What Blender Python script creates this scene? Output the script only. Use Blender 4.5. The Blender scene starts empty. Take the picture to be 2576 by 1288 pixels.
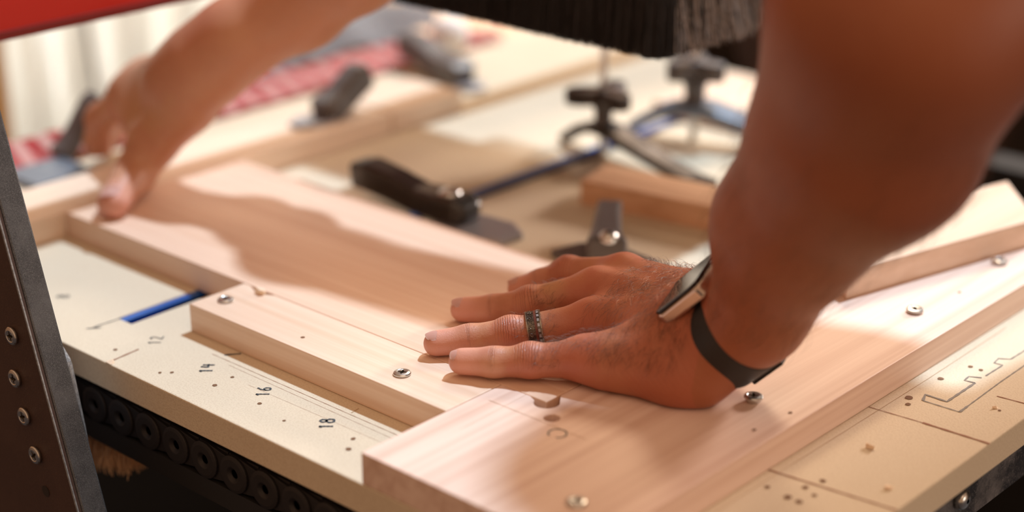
import bpy, bmesh, math, random
import numpy as np
from mathutils import Vector, Matrix, noise as mnoise

random.seed(7); np.random.seed(7)
S = bpy.context.scene
COL = S.collection

# ------------------------------------------------------------------ camera
# world: x and y run along the edges of the bench board, z = 0 is its top, metres
CAM = Vector((0.5678823, -0.66264956, 0.45))
PITCH, YAW, FPX = math.radians(21.6), math.radians(42.0), 4400.0
cam_d = bpy.data.cameras.new('camera'); cam = bpy.data.objects.new('camera', cam_d); COL.objects.link(cam)
cam.location = CAM; cam.rotation_euler = (math.pi/2 - PITCH, 0, YAW)
cam_d.sensor_width = 36.0; cam_d.lens = FPX/2576*36.0
cam_d.dof.use_dof = True; cam_d.dof.focus_distance = 1.015; cam_d.dof.aperture_fstop = 2.3
cam_d.clip_start = 0.02; cam_d.clip_end = 50
S.camera = cam
FW = Vector((-math.sin(YAW)*math.cos(PITCH), math.cos(YAW)*math.cos(PITCH), -math.sin(PITCH)))
RT = Vector((math.cos(YAW), math.sin(YAW), 0)); UP = RT.cross(FW)
def at(px, py, depth):
    d = FW*FPX + RT*(px-1288) - UP*(py-644); d /= FPX
    return CAM + d*depth
def onz(px, py, z):
    d = FW*FPX + RT*(px-1288) - UP*(py-644)
    return CAM + d*((z-CAM.z)/d.z)

# ------------------------------------------------------------------ light
S.view_settings.view_transform = 'Standard'; S.view_settings.look = 'None'
S.view_settings.gamma = 1; S.view_settings.use_curve_mapping = False
S.view_settings.exposure = 0.05
def light(name, kind, loc, aim, energy, color, **kw):
    l = bpy.data.lights.new(name, kind); l.energy = energy; l.color = color
    for k, v in kw.items(): setattr(l, k, v)
    o = bpy.data.objects.new(name, l); COL.objects.link(o); o.location = loc
    o.rotation_euler = (Vector(aim)-Vector(loc)).to_track_quat('-Z', 'Y').to_euler()
    return o
light('key_sun', 'SUN', (0, .47, 1), (0.0, 0, 0), 3.6, (.64, .83, 1.0), angle=math.radians(2.6))
light('window_light', 'AREA', (0.10, 2.4, 0.80), (0.07, 0.1, 0), 52, (1.0, .84, .74), shape='RECTANGLE', size=0.45, size_y=0.35)
light('back_lamp', 'AREA', (-0.70, 1.35, 1.25), (-.35, .35, 0), 15, (1.0, .74, .50), shape='RECTANGLE', size=0.5, size_y=0.5)  # added fill over the far end of the table, no visible source
light('side_window', 'AREA', (1.9, 0.35, 0.20), (0.15, 0.15, 0), 5, (1.0, .88, .76), shape='RECTANGLE', size=0.7, size_y=0.6)  # added low fill for the right-facing board edges, source unseen
light('room_lamp', 'AREA', (.80, -0.45, 1.45), (0.05, 0.1, 0), 6, (1.0, .70, .48), shape='RECTANGLE', size=1.4, size_y=1.4)  # added warm overhead fill, not a lamp in the scene
W = bpy.data.worlds.new('world'); S.world = W; W.use_nodes = True
bg = W.node_tree.nodes['Background']; bg.inputs[0].default_value = (1.0, .58, .34, 1); bg.inputs[1].default_value = 0.46

# ------------------------------------------------------------------ helpers
def tag(o, label=None, cat=None, group=None, kind=None):
    if label: o['label'] = label
    if cat: o['category'] = cat
    if group: o['group'] = group
    if kind: o['kind'] = kind
    return o
def empty(name, loc, label, cat, group=None, rz=0):
    o = bpy.data.objects.new(name, None); COL.objects.link(o); o.location = loc; o.rotation_euler = (0, 0, rz)
    o.empty_display_size = .02
    return tag(o, label, cat, group)
def obj(name, bm, mat, parent=None, smooth=False, bevel=0, seg=2, sub=0):
    me = bpy.data.meshes.new(name)
    if isinstance(bm, bmesh.types.BMesh):
        bmesh.ops.recalc_face_normals(bm, faces=bm.faces); bm.to_mesh(me); bm.free()
    else:
        v, f = bm; me.from_pydata([tuple(p) for p in v], [], f)
    for m in (mat if isinstance(mat, (list, tuple)) else [mat]): me.materials.append(m)
    o = bpy.data.objects.new(name, me); COL.objects.link(o)
    if parent is not None:
        o.parent = parent
    if smooth: me.polygons.foreach_set('use_smooth', [True]*len(me.polygons))
    if bevel:
        b = o.modifiers.new('bevel', 'BEVEL'); b.width = bevel; b.segments = seg; b.limit_method = 'ANGLE'; b.angle_limit = math.radians(35)
    if sub:
        s = o.modifiers.new('sub', 'SUBSURF'); s.levels = sub; s.render_levels = sub
    return o
def box(bm, x0, x1, y0, y1, z0, z1, M=None):
    vs = [bm.verts.new((x, y, z)) for x in (x0, x1) for y in (y0, y1) for z in (z0, z1)]
    if M is not None:
        for v in vs: v.co = M @ v.co
    for f in ((0,1,3,2), (4,6,7,5), (0,4,5,1), (2,3,7,6), (0,2,6,4), (1,5,7,3)):
        bm.faces.new([vs[i] for i in f])
    return bm
def prism(bm, pts, z0, z1, M=None):
    a = [bm.verts.new((p[0], p[1], z0)) for p in pts]; b = [bm.verts.new((p[0], p[1], z1)) for p in pts]
    if M is not None:
        for v in a+b: v.co = M @ v.co
    n = len(pts)
    bm.faces.new(a[::-1]); bm.faces.new(b)
    for i in range(n): bm.faces.new((a[i], a[(i+1) % n], b[(i+1) % n], b[i]))
    return bm
def frame(axis, ref=Vector((0, 0, 1))):
    z = Vector(axis).normalized(); x = Vector(ref).cross(z)
    if x.length < 1e-4: x = Vector((1, 0, 0)).cross(z)
    x.normalize(); y = z.cross(x); return Matrix((x, y, z)).transposed().to_4x4()
def lathe(bm, prof, M=None, seg=28, cap=True):
    rings = []
    for r, h in prof:
        rings.append([bm.verts.new((r*math.cos(2*math.pi*k/seg), r*math.sin(2*math.pi*k/seg), h)) for k in range(seg)])
    if M is not None:
        for rg in rings:
            for v in rg: v.co = M @ v.co
    for a, b in zip(rings, rings[1:]):
        for k in range(seg): bm.faces.new((a[k], a[(k+1) % seg], b[(k+1) % seg], b[k]))
    if cap: bm.faces.new(rings[0][::-1]); bm.faces.new(rings[-1])
    return bm
def tube(bm, pts, rad, seg=8, flat=1.0, ref=Vector((0, 0, 1)), cap=True):
    pts = [Vector(p) for p in pts]; rings = []
    for i, p in enumerate(pts):
        t = (pts[min(i+1, len(pts)-1)]-pts[max(i-1, 0)]).normalized()
        s = ref.cross(t)
        if s.length < 1e-5: s = Vector((1, 0, 0)).cross(t)
        s.normalize(); u = t.cross(s); r = rad[i] if isinstance(rad, (list, tuple)) else rad
        rings.append([bm.verts.new(p + s*r*math.cos(2*math.pi*k/seg) + u*r*flat*math.sin(2*math.pi*k/seg)) for k in range(seg)])
    for a, b in zip(rings, rings[1:]):
        for k in range(seg): bm.faces.new((a[k], a[(k+1) % seg], b[(k+1) % seg], b[k]))
    if cap: bm.faces.new(rings[0][::-1]); bm.faces.new(rings[-1])
    return bm
def bar(bm, pts, w, t, ref=Vector((0, 1, 0))):
    """rectangular section swept along a bent path; w across (ref), t thick"""
    pts = [Vector(p) for p in pts]; rings = []
    for i, p in enumerate(pts):
        d = (pts[min(i+1, len(pts)-1)]-pts[max(i-1, 0)]).normalized()
        s = (ref - d*ref.dot(d)).normalized(); u = d.cross(s)
        ww = w[i] if isinstance(w, (list, tuple)) else w; tt = t[i] if isinstance(t, (list, tuple)) else t
        rings.append([bm.verts.new(p + s*a*ww/2 + u*b*tt/2) for a, b in ((-1,-1), (1,-1), (1,1), (-1,1))])
    for a, b in zip(rings, rings[1:]):
        for k in range(4): bm.faces.new((a[k], a[(k+1) % 4], b[(k+1) % 4], b[k]))
    bm.faces.new(rings[0][::-1]); bm.faces.new(rings[-1]); return bm
def stroke(bm, pts, w, z):
    """pen or pencil line lying on a surface"""
    P = [Vector((p[0], p[1], z)) for p in pts]
    L = []; R = []
    for i, p in enumerate(P):
        t = (P[min(i+1, len(P)-1)]-P[max(i-1, 0)]).normalized(); n = Vector((-t.y, t.x, 0))
        ww = (w[i] if isinstance(w, (list, tuple)) else w)*(1+.25*math.sin(i*1.7))
        L.append(bm.verts.new(p+n*ww/2)); R.append(bm.verts.new(p-n*ww/2))
    for i in range(len(P)-1): bm.faces.new((L[i], R[i], R[i+1], L[i+1]))
def resample(pts, step):
    out = []
    for a, b in zip(pts, pts[1:]):
        a = Vector((a[0], a[1], 0)); b = Vector((b[0], b[1], 0)); n = max(1, int((b-a).length/step))
        out += [tuple(a.lerp(b, k/n))[:2] for k in range(n)]
    out.append(tuple(pts[-1])); return out

# ------------------------------------------------------------------ materials
def mat(name, rgb, rough=.5, metal=0.0, spec=.5):
    m = bpy.data.materials.new(name); m.use_nodes = True
    b = m.node_tree.nodes['Principled BSDF']
    b.inputs['Base Color'].default_value = (*rgb, 1); b.inputs['Roughness'].default_value = rough
    b.inputs['Metallic'].default_value = metal; b.inputs['Specular IOR Level'].default_value = spec
    return m
class NT:
    def __init__(s, m): s.t = m.node_tree; s.b = s.t.nodes['Principled BSDF']
    def n(s, typ, **kw):
        o = s.t.nodes.new(typ)
        for k, v in kw.items():
            if k.startswith('i_'):
                kk = k[2:]; kk = int(kk) if kk.isdigit() else kk.replace('_', ' ')
                o.inputs[kk].default_value = v
            else: setattr(o, k, v)
        return o
    def l(s, a, b): s.t.links.new(a, b)
    def ramp(s, fac, stops):
        r = s.n('ShaderNodeValToRGB'); e = r.color_ramp.elements
        while len(e) < len(stops): e.new(.5)
        for q, (p, c) in zip(e, stops): q.position = p; q.color = (*c, 1) if len(c) == 3 else c
        s.l(fac, r.inputs[0]); return r.outputs[0]
    def mix(s, fac, a, b, mode='MIX'):
        m = s.n('ShaderNodeMix', data_type='RGBA', blend_type=mode)
        for sock, v in ((m.inputs[0], fac), (m.inputs[6], a), (m.inputs[7], b)):
            if hasattr(v, 'is_linked'): s.l(v, sock)
            else: sock.default_value = v if isinstance(v, (int, float)) else (*v, 1)
        return m.outputs[2]
    def bump(s, h, strength, dist):
        b = s.n('ShaderNodeBump'); b.inputs['Strength'].default_value = strength; b.inputs['Distance'].default_value = dist
        s.l(h, b.inputs['Height']); s.l(b.outputs[0], s.b.inputs['Normal'])
def wood(name, light_c, dark_c, axis=0, scale=1.0, off=(0, 0, 0), rough=.48, contrast=1.0):
    m = mat(name, light_c, rough); t = NT(m)
    tc = t.n('ShaderNodeTexCoord'); mp = t.n('ShaderNodeMapping'); t.l(tc.outputs['Object'], mp.inputs[0])
    sc = [70*scale]*3; sc[axis] = 3.0*scale; mp.inputs['Scale'].default_value = sc; mp.inputs['Location'].default_value = off
    n1 = t.n('ShaderNodeTexNoise', i_Scale=1.0, i_Detail=3.0, i_Roughness=.55, i_Distortion=.4); t.l(mp.outputs[0], n1.inputs['Vector'])
    mp2 = t.n('ShaderNodeMapping'); t.l(tc.outputs['Object'], mp2.inputs[0])
    sc2 = [420*scale]*3; sc2[axis] = 12*scale; mp2.inputs['Scale'].default_value = sc2
    n2 = t.n('ShaderNodeTexNoise', i_Scale=1.0, i_Detail=2.0, i_Roughness=.6); t.l(mp2.outputs[0], n2.inputs['Vector'])
    mp3 = t.n('ShaderNodeMapping'); t.l(tc.outputs['Object'], mp3.inputs[0])
    sc3 = [16*scale]*3; sc3[axis] = 1.2*scale; mp3.inputs['Scale'].default_value = sc3; mp3.inputs['Location'].default_value = (off[1]+3, off[0], 5)
    n3 = t.n('ShaderNodeTexNoise', i_Scale=1.0, i_Detail=1.0); t.l(mp3.outputs[0], n3.inputs['Vector'])
    c = t.ramp(n1.outputs[0], [(.30, dark_c), (.62, light_c)])
    c = t.mix(.45*contrast, c, t.ramp(n3.outputs[0], [(.35, dark_c), (.6, light_c)]))
    c = t.mix(.22, c, t.ramp(n2.outputs[0], [(.3, dark_c), (.7, light_c)]))
    mp4 = t.n('ShaderNodeMapping'); t.l(tc.outputs['Object'], mp4.inputs[0])
    sc4 = [190*scale]*3; sc4[axis] = 1.6*scale; mp4.inputs['Scale'].default_value = sc4; mp4.inputs['Location'].default_value = (off[2], off[0], off[1])
    n4 = t.n('ShaderNodeTexNoise', i_Scale=1.0, i_Detail=2.0, i_Roughness=.5, i_Distortion=.15); t.l(mp4.outputs[0], n4.inputs['Vector'])
    c = t.mix(.38*contrast, c, t.ramp(n4.outputs[0], [(.36, dark_c), (.60, light_c)]))
    t.l(c, t.b.inputs['Base Color'])
    t.bump(n2.outputs[0], .25, .0004)
    return m
def mdf(name, base, dark):
    m = mat(name, base, .75); t = NT(m)
    tc = t.n('ShaderNodeTexCoord')
    n1 = t.n('ShaderNodeTexNoise', i_Scale=900.0, i_Detail=3.0); t.l(tc.outputs['Object'], n1.inputs['Vector'])
    n2 = t.n('ShaderNodeTexNoise', i_Scale=14.0, i_Detail=3.0); t.l(tc.outputs['Object'], n2.inputs['Vector'])
    v = t.n('ShaderNodeTexVoronoi', i_Scale=330.0); t.l(tc.outputs['Object'], v.inputs['Vector'])
    c = t.ramp(n1.outputs[0], [(.34, dark), (.56, base)])
    c = t.mix(.25, c, t.ramp(n2.outputs[0], [(.35, dark), (.65, base)]))
    fl = t.ramp(v.outputs[0], [(.05, tuple(min(1, a*1.22) for a in base)), (.16, base)])
    c = t.mix(.35, c, fl)
    t.l(c, t.b.inputs['Base Color']); t.bump(n1.outputs[0], .35, .0004)
    return m
def speck(name, base, lightc, rough=.35, metal=.2, scale=700, amount=.62):
    m = mat(name, base, rough, metal); t = NT(m); tc = t.n('ShaderNodeTexCoord')
    n = t.n('ShaderNodeTexNoise', i_Scale=scale, i_Detail=3.0, i_Roughness=.7); t.l(tc.outputs['Object'], n.inputs['Vector'])
    n2 = t.n('ShaderNodeTexNoise', i_Scale=30.0, i_Detail=5.0, i_Roughness=.65); t.l(tc.outputs['Object'], n2.inputs['Vector'])
    c = t.ramp(n.outputs[0], [(amount-.08, base), (amount+.12, lightc)])
    c = t.mix(t.ramp(n2.outputs[0], [(.45, (0, 0, 0)), (.7, (.5, .5, .5))]), c, lightc)
    t.l(c, t.b.inputs['Base Color']); t.bump(n.outputs[0], .4, .0003)
    return m
M_BOARD = wood('pine_board', (.84, .62, .48), (.70, .45, .31), 0, 1.0, (2, 5, 1))
M_STRIP = wood('pine_strip', (.85, .66, .52), (.72, .49, .34), 0, 1.1, (12, 3, 4))
M_WIDE = wood('pine_cross_board', (.88, .69, .59), (.64, .43, .34), 1, .95, (4, 8, 2), contrast=1.3)
M_BEAM = wood('pine_offcut', (.84, .64, .50), (.68, .47, .33), 1, .9, (9, 1, 7))
M_BLOCK = wood('pine_block', (.80, .52, .34), (.52, .28, .15), 0, 1.0, (1, 9, 3))
M_TOPB = wood('pale_top_board', (.85, .68, .54), (.72, .54, .40), 1, .6, (1, 2, 3))
M_MDF = mdf('fibreboard', (.71, .61, .46), (.56, .45, .32))
M_MDFE = M_MDF
M_BLUE = mat('blue_anodised', (.02, .16, .62), .32, .55)
M_STEEL = speck('painted_steel', (.05, .05, .052), (.17, .17, .17), .42, .3, 1900, .56)
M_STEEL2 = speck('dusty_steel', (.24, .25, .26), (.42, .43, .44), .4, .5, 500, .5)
M_BROWN = speck('dark_brown_steel', (.060, .032, .024), (.09, .05, .036), .5, .1, 800, .6)  # brown of the warm reflection on dark steel, put into the colour
M_BLACKG = speck('black_granular', (.012, .011, .012), (.35, .33, .33), .5, .1, 900, .66)
M_BLACK = mat('black_plastic', (.02, .018, .017), .38)
M_HANDLE = mat('black_handle_plastic', (.026, .022, .02), .3)
M_GREYP = mat('grey_plastic', (.11, .10, .10), .4)
M_CHAIN = mat('black_chain_plastic', (.011, .008, .008), .6)
M_ZINC = mat('zinc_screw', (.62, .62, .60), .28, 1.0)
M_BRASS = mat('screw_recess', (.08, .06, .04), .5, .6)
M_DARKMET = speck('blackened_metal', (.045, .04, .04), (.18, .17, .17), .35, .7, 300, .6)
M_BLUEST = mat('blue_grey_steel', (.20, .25, .33), .35, .6)
M_PLATE = mat('grey_plate', (.34, .34, .37), .4, .5)
M_RED = mat('red_painted_beam', (.62, .022, .012), .38)
M_REDD = mat('dark_red_edge', (.22, .012, .01), .4)
M_BRIST = mat('black_bristle', (.010, .008, .008), .7)
M_CLEARB = mat('grey_bristle', (.30, .26, .24), .4)
M_INK = mat('marker_ink', (.05, .065, .075), .6)
M_PENCIL = mat('pencil_graphite', (.17, .15, .14), .6)
M_GROOVE = mat('knife_cut', (.30, .13, .075), .9)
M_GROOVEL = mat('light_scratch', (.52, .36, .22), .9)
M_HOLE = mat('hole_wall', (.20, .10, .05), .9)
M_CHIP = mat('wood_chip', (.88, .70, .52), .8)
M_FLOOR = mat('dark_floor', (.02, .013, .011), .7)
M_WALL = mat('dark_wall', (.03, .018, .014), .8)
M_PEACH = mat('cream_wall', (.80, .55, .36), .8)
M_SHIRT = mat('black_cotton', (.012, .011, .011), .9)
M_GLASS = mat('watch_glass', (.014, .008, .008), .06)
M_CASE = mat('watch_case', (.66, .56, .50), .16, 1.0)
M_STRAPM = mat('black_rubber', (.010, .008, .008), .55)
M_RING = speck('blackened_silver', (.05, .04, .035), (.14, .12, .10), .3, 1.0, 900, .5)
M_SILVER = mat('bright_silver', (.26, .22, .18), .3, 1.0)
M_INLAY = mat('red_wood_inlay', (.12, .022, .010), .4)
M_FIBRE = mat('tan_fibre', (.85, .52, .28), .8)

def skin_mat():
    m = mat('skin', (.60, .30, .19), .46); t = NT(m); b = t.b
    b.inputs['Subsurface Weight'].default_value = .12
    b.inputs['Subsurface Radius'].default_value = (1.0, .35, .18); b.inputs['Subsurface Scale'].default_value = .004
    tc = t.n('ShaderNodeTexCoord')
    red = t.n('ShaderNodeAttribute', attribute_name='red'); tip = t.n('ShaderNodeAttribute', attribute_name='tip')
    pale = t.n('ShaderNodeAttribute', attribute_name='pale'); cr = t.n('ShaderNodeAttribute', attribute_name='crease'); shaded = t.n('ShaderNodeAttribute', attribute_name='tan')
    n1 = t.n('ShaderNodeTexNoise', i_Scale=55.0, i_Detail=4.0, i_Roughness=.6); t.l(tc.outputs['Object'], n1.inputs['Vector'])
    c = t.ramp(n1.outputs[0], [(.32, (.40, .150, .080)), (.5, (.46, .190, .108)), (.68, (.50, .24, .135))])
    n4 = t.n('ShaderNodeTexNoise', i_Scale=34.0, i_Detail=2.0); t.l(tc.outputs['Object'], n4.inputs['Vector'])
    c = t.mix(t.ramp(n4.outputs[0], [(.50, (0, 0, 0)), (.68, (.55, .55, .55))]), c, (.50, .27, .125))
    c = t.mix(shaded.outputs['Fac'], c, (.31, .088, .034))  # darker skin colour stands in for shade on the left hand and forearm
    c = t.mix(pale.outputs['Fac'], c, (.62, .31, .19))  # lighter skin colour makes up for missing light on the far forearm
    c = t.mix(red.outputs['Fac'], c, (.50, .12, .075))
    c = t.mix(tip.outputs['Fac'], c, (.70, .33, .25))
    nz = t.n('ShaderNodeTexNoise', i_Scale=260.0, i_Detail=2.0); t.l(tc.outputs['Object'], nz.inputs['Vector'])
    def M(op, a, b_=None):
        q = t.n('ShaderNodeMath', operation=op)
        for k, v_ in ((0, a), (1, b_)):
            if v_ is None: continue
            if hasattr(v_, 'is_linked'): t.l(v_, q.inputs[k])
            else: q.inputs[k].default_value = v_
        return q.outputs[0]
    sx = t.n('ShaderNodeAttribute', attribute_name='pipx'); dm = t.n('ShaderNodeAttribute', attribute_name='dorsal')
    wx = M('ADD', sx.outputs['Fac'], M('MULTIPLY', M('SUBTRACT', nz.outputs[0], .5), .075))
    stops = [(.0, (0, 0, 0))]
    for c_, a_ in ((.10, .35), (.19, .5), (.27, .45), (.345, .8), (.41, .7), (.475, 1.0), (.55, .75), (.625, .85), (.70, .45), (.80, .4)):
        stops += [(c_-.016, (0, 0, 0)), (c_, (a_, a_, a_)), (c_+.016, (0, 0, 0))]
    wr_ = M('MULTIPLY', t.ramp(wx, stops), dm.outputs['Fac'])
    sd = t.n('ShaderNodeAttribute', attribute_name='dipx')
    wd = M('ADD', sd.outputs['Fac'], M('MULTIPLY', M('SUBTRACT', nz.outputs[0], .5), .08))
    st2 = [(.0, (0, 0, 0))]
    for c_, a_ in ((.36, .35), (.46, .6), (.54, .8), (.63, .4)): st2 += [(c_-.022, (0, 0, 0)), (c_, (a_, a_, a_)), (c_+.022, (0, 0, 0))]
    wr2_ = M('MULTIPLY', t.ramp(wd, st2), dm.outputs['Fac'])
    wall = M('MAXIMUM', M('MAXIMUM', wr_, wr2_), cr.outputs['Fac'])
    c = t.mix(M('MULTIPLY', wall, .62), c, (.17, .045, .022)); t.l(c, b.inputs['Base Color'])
    v = t.n('ShaderNodeTexVoronoi', i_Scale=1300.0); t.l(tc.outputs['Object'], v.inputs['Vector'])
    mp = t.n('ShaderNodeMapping'); t.l(tc.outputs['Object'], mp.inputs[0])
    mp.inputs['Scale'].default_value = (700, 260, 500); mp.inputs['Rotation'].default_value = (0, 0, .3)
    n2 = t.n('ShaderNodeTexNoise', i_Scale=1.0, i_Detail=3.0, i_Distortion=.6); t.l(mp.outputs[0], n2.inputs['Vector'])
    h = M('SUBTRACT', M('ADD', M('MULTIPLY', v.outputs[0], .35), M('MULTIPLY', n2.outputs[0], .9)), M('MULTIPLY', wall, 3.2))
    t.bump(h, .5, .00035)
    return m
M_SKIN = skin_mat()
M_NAIL = mat('fingernail', (.88, .58, .50), .28); M_NAILTIP = mat('nail_edge', (.86, .62, .52), .35)
M_HAIRD = mat('dark_body_hair', (.10, .04, .02), .5); M_HAIRL = mat('fair_body_hair', (.75, .42, .24), .4)

# ------------------------------------------------------------------ room setting
bm = bmesh.new(); box(bm, -5, 4, -4, 6, -.87, -.85); tag(obj('floor', bm, M_FLOOR), kind='structure')
bm = bmesh.new(); box(bm, -3.2, 4, 3.4, 3.45, -.85, 1.9); tag(obj('wall_back', bm, M_WALL), kind='structure')
bm = bmesh.new(); box(bm, -3.25, -3.2, -3, 3.4, -.85, 1.9); tag(obj('wall_left', bm, M_PEACH), kind='structure')

# ------------------------------------------------------------------ bench board (fibreboard) with its blue track
SLX0, SLX1 = -.3085, -.2945
bench = empty('fibreboard_panel', (0, 0, -.019), 'thick beige fibreboard bench top, pen-marked and scored, under all the pine boards', 'board')
bench_z = .019
def lz(z): return z + bench_z
BX0, BX1, BY0, BY1 = -.61, .19, -.113, .68
bm = bmesh.new()
prism(bm, [(BX0, BY0), (BX1, BY0), (BX1, .42), (-.14, .42), (-.14, BY1), (SLX1, BY1), (SLX1, -.067), (SLX0, -.067), (SLX0, BY1), (BX0, BY1)], 0, .019)
obj('panel', bm, M_MDF, bench, bevel=.0009)
bm = bmesh.new()
# marker numbers and pencil marks along the near-left edge, read from the +x side
GU = (-.743, -.669); GA = (-.669, .743)      # up and reading direction of the handwriting
def glyph(bm, strokes, x, y, s, w):
    for st in strokes:
        pts = resample([(x + GU[0]*gy*s + GA[0]*gx*s, y + GU[1]*gy*s + GA[1]*gx*s) for gx, gy in st], .0006)
        stroke(bm, pts, w, lz(.00025))
def circ(cx, cy, rx, ry, a0=0, a1=360, n=18):
    return [(cx+rx*math.cos(math.radians(a0+(a1-a0)*k/n)), cy+ry*math.sin(math.radians(a0+(a1-a0)*k/n))) for k in range(n+1)]
ONE = [[(0, 0), (.0, 1.0)], [(-.16, .78), (0, 1.0)]]
G = {'1': ONE, '8': [circ(.5, .76, .2, .22), circ(.5, .26, .26, .27)],
     '6': [[(.7, 1.0), (.42, .72), (.3, .35)], circ(.5, .26, .2, .25)],
     '4': [[(.35, 1.0), (.25, .45), (.8, .45)], [(.65, .9), (.65, 0)]],
     '2': [[(.3, .8), (.45, 1.0), (.68, .85), (.62, .55), (.3, .05), (.8, 0)]]}
def number(txt, x, y, s=.0080, w=.0012):
    bm = bmesh.new(); d = 0
    for ch in txt:
        glyph(bm, G[ch], x+GA[0]*d, y+GA[1]*d, s, w); d += s*(.35 if ch == '1' else .8)
    return obj('marker_number', bm, M_INK, bench)
for txt, x, y, w in (('8', -.3586, -.0708, .0010), ('12', -.2568, -.0726, .0008), ('14', -.2008, -.0771, .0014), ('16', -.1511, -.0752, .0011), ('18', -.0933, -.0782, .0014)):
    number(txt, x, y, w=w)
bm = bmesh.new()
stroke(bm, resample([(-.213, -.058), (-.207, -.050)], .002), .0016, lz(.00025))
obj('pen_tick', bm, M_INK, bench)
bm = bmesh.new()
stroke(bm, resample([(-.309, -.091), (-.303, -.084), (-.3075, -.087), (-.306, -.066)], .002), .0009, lz(.00025))
obj('pen_tick', bm, M_INK, bench)
# pencilled profile outline on the right
bm = bmesh.new()
z = lz(.00025)
stroke(bm, resample([(.136, .172), (.133, .180), (.147, .180), (.147, .2135)], .002), .0015, z)
stroke(bm, resample([(.147, .2135), (.1405, .2125), (.140, .219), (.1465, .2225)], .002), .0010, z)
stroke(bm, resample([(.147, .2265), (.1475, .247), (.142, .2465), (.141, .254), (.147, .258), (.148, .30)], .002), .0009, z)
stroke(bm, resample([(.136, .172), (.159, .173)], .002), .0008, z)
stroke(bm, resample([(.159, .173), (.1575, .225), (.157, .33)], .002), [.0015 if k < 5 else .0007 for k in range(200)], z)
obj('pencil_outline', bm, M_PENCIL, bench)
for (a, b, w) in (((.117, .144), (.150, .147), .0006), ((.150, .147), (.1905, .149), .0016), ((.117, .043), (.1905, .051), .0012), ((.165, .206), (.1905, .209), .0008),
                  ((-.257, -.112), (-.259, -.088), .0012), ((-.2, -.0655), (-.03, -.0665), .00016), ((-.22, -.0620), (-.03, -.0615), .00026), ((-.17, -.0755), (-.03, -.073), .00012)):
    bm = bmesh.new(); stroke(bm, resample([a, b], .003), w, lz(.0002)); obj('knife_groove', bm, M_GROOVE, bench)
bm = bmesh.new()
stroke(bm, resample([(.1225, -.02), (.1235, .2), (.1225, .30)], .01), .00035, lz(.0002))
obj('scratch_line', bm, M_GROOVEL, bench)
bm = bmesh.new()
stroke(bm, resample([(-.098, -.060), (-.099, -.053)], .002), .0006, lz(.0002))
obj('scratch_line', bm, M_GROOVEL, bench)
holes = [(-.269, -.098, 1.2), (-.184, -.089, 1.3), (-.185, -.075, 1.0), (-.222, -.100, .9), (-.217, -.095, 1.0), (-.146, -.087, 1.1), (-.119, -.092, .8), (-.067, -.091, 1.4), (-.074, -.081, 1.2),
         (.128, .170, 2.0), (.132, .162, 1.4), (.129, .205, 1.6), (.134, .232, 1.3), (.141, .232, 1.2), (.145, .052, 1.5), (.142, .040, 1.5), (.141, .025, 1.8), (.148, .025, 1.7), (.127, .027, 1.3), (.150, .036, 1.2), (.175, .190, .8)]
for (x, y, r) in holes:
    bm = bmesh.new(); n = 14
    vs = [bm.verts.new((x+r*.001*(1+.35*random.random())*math.cos(2*math.pi*k/n), y+r*.001*(1+.35*random.random())*math.sin(2*math.pi*k/n), lz(.0003))) for k in range(n)]
    bm.faces.new(vs)
    obj('pilot_hole', bm, M_HOLE, bench)
for (x, y, rr_) in ((.0016, -.0050, .0078), (.015, -.0165, .0046)):
    bm = bmesh.new(); vs = [bm.verts.new((x+rr_*math.cos(a), y+rr_*math.sin(a), lz(.00005))) for a in np.linspace(0, 2*math.pi, 25)[:-1]]; bm.faces.new(vs); obj('drill_hole', bm, M_HOLE, bench)  # dark discs under the cut holes stand in for the shade inside
# blue track set in the slot
tr = empty('slotted_track', ((SLX0+SLX1)/2, -.067, -.012), 'blue anodised aluminium track let into the fibreboard, running under the long board', 'track')
bm = bmesh.new(); w2 = (SLX1-SLX0)/2 - .0002
prism(bm, [(-w2, -.006), (w2, -.006), (w2, .0085), (w2-.0008, .0085), (w2-.0008, -.004), (-w2+.001, -.004), (-w2+.001, .0095), (-w2+.001, .0115), (-w2+.0058, .0115), (-w2+.0058, .0095), (-w2+.001, .0095), (-w2+.001,.0094), (-w2, .0094)][:6] +
      [(-w2+.001, .009), (-w2+.0065, .009), (-w2+.0065, .0112), (-w2, .0112)], .0005, .745,
      Matrix(((1, 0, 0, 0), (0, 0, 1, 0), (0, 1, 0, 0), (0, 0, 0, 1))))
obj('track_channel', bm, M_BLUE, tr)

# ------------------------------------------------------------------ pine boards
def board(name, label, cat, x0, x1, y0, y1, z0, z1, m, pts=None, bevel=.0006, group=None):
    cx, cy = (x0+x1)/2, (y0+y1)/2
    bm = bmesh.new()
    if pts is None: box(bm, x0-cx, x1-cx, y0-cy, y1-cy, 0, z1-z0)
    else: prism(bm, [(p[0]-cx, p[1]-cy) for p in pts], 0, z1-z0)
    o = obj(name, bm, m, bevel=bevel); o.location = (cx, cy, z0)
    return tag(o, label, cat, group)
T = .019
board('pine_board', 'long pine workpiece board both hands press flat, shadow of an arm across it', 'board', -.455, 0, -.0038, .157, .0001, T, M_BOARD)
# screw strip, corner nicked near its far end
SX0, SX1, SY0, SY1 = -.257, -.0335, -.049, -.0042
stripe = board('pine_strip', 'narrow pine strip with two screws, along the near edge of the long board', 'strip', SX0, SX1, SY0, SY1, .0001, T, M_STRIP,
      pts=[(SX0, SY0), (SX1, SY0), (SX1, SY1), (SX0+.030, SY1), (SX0+.020, SY1-.006), (SX0+.006, SY1), (SX0, SY1)])
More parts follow.
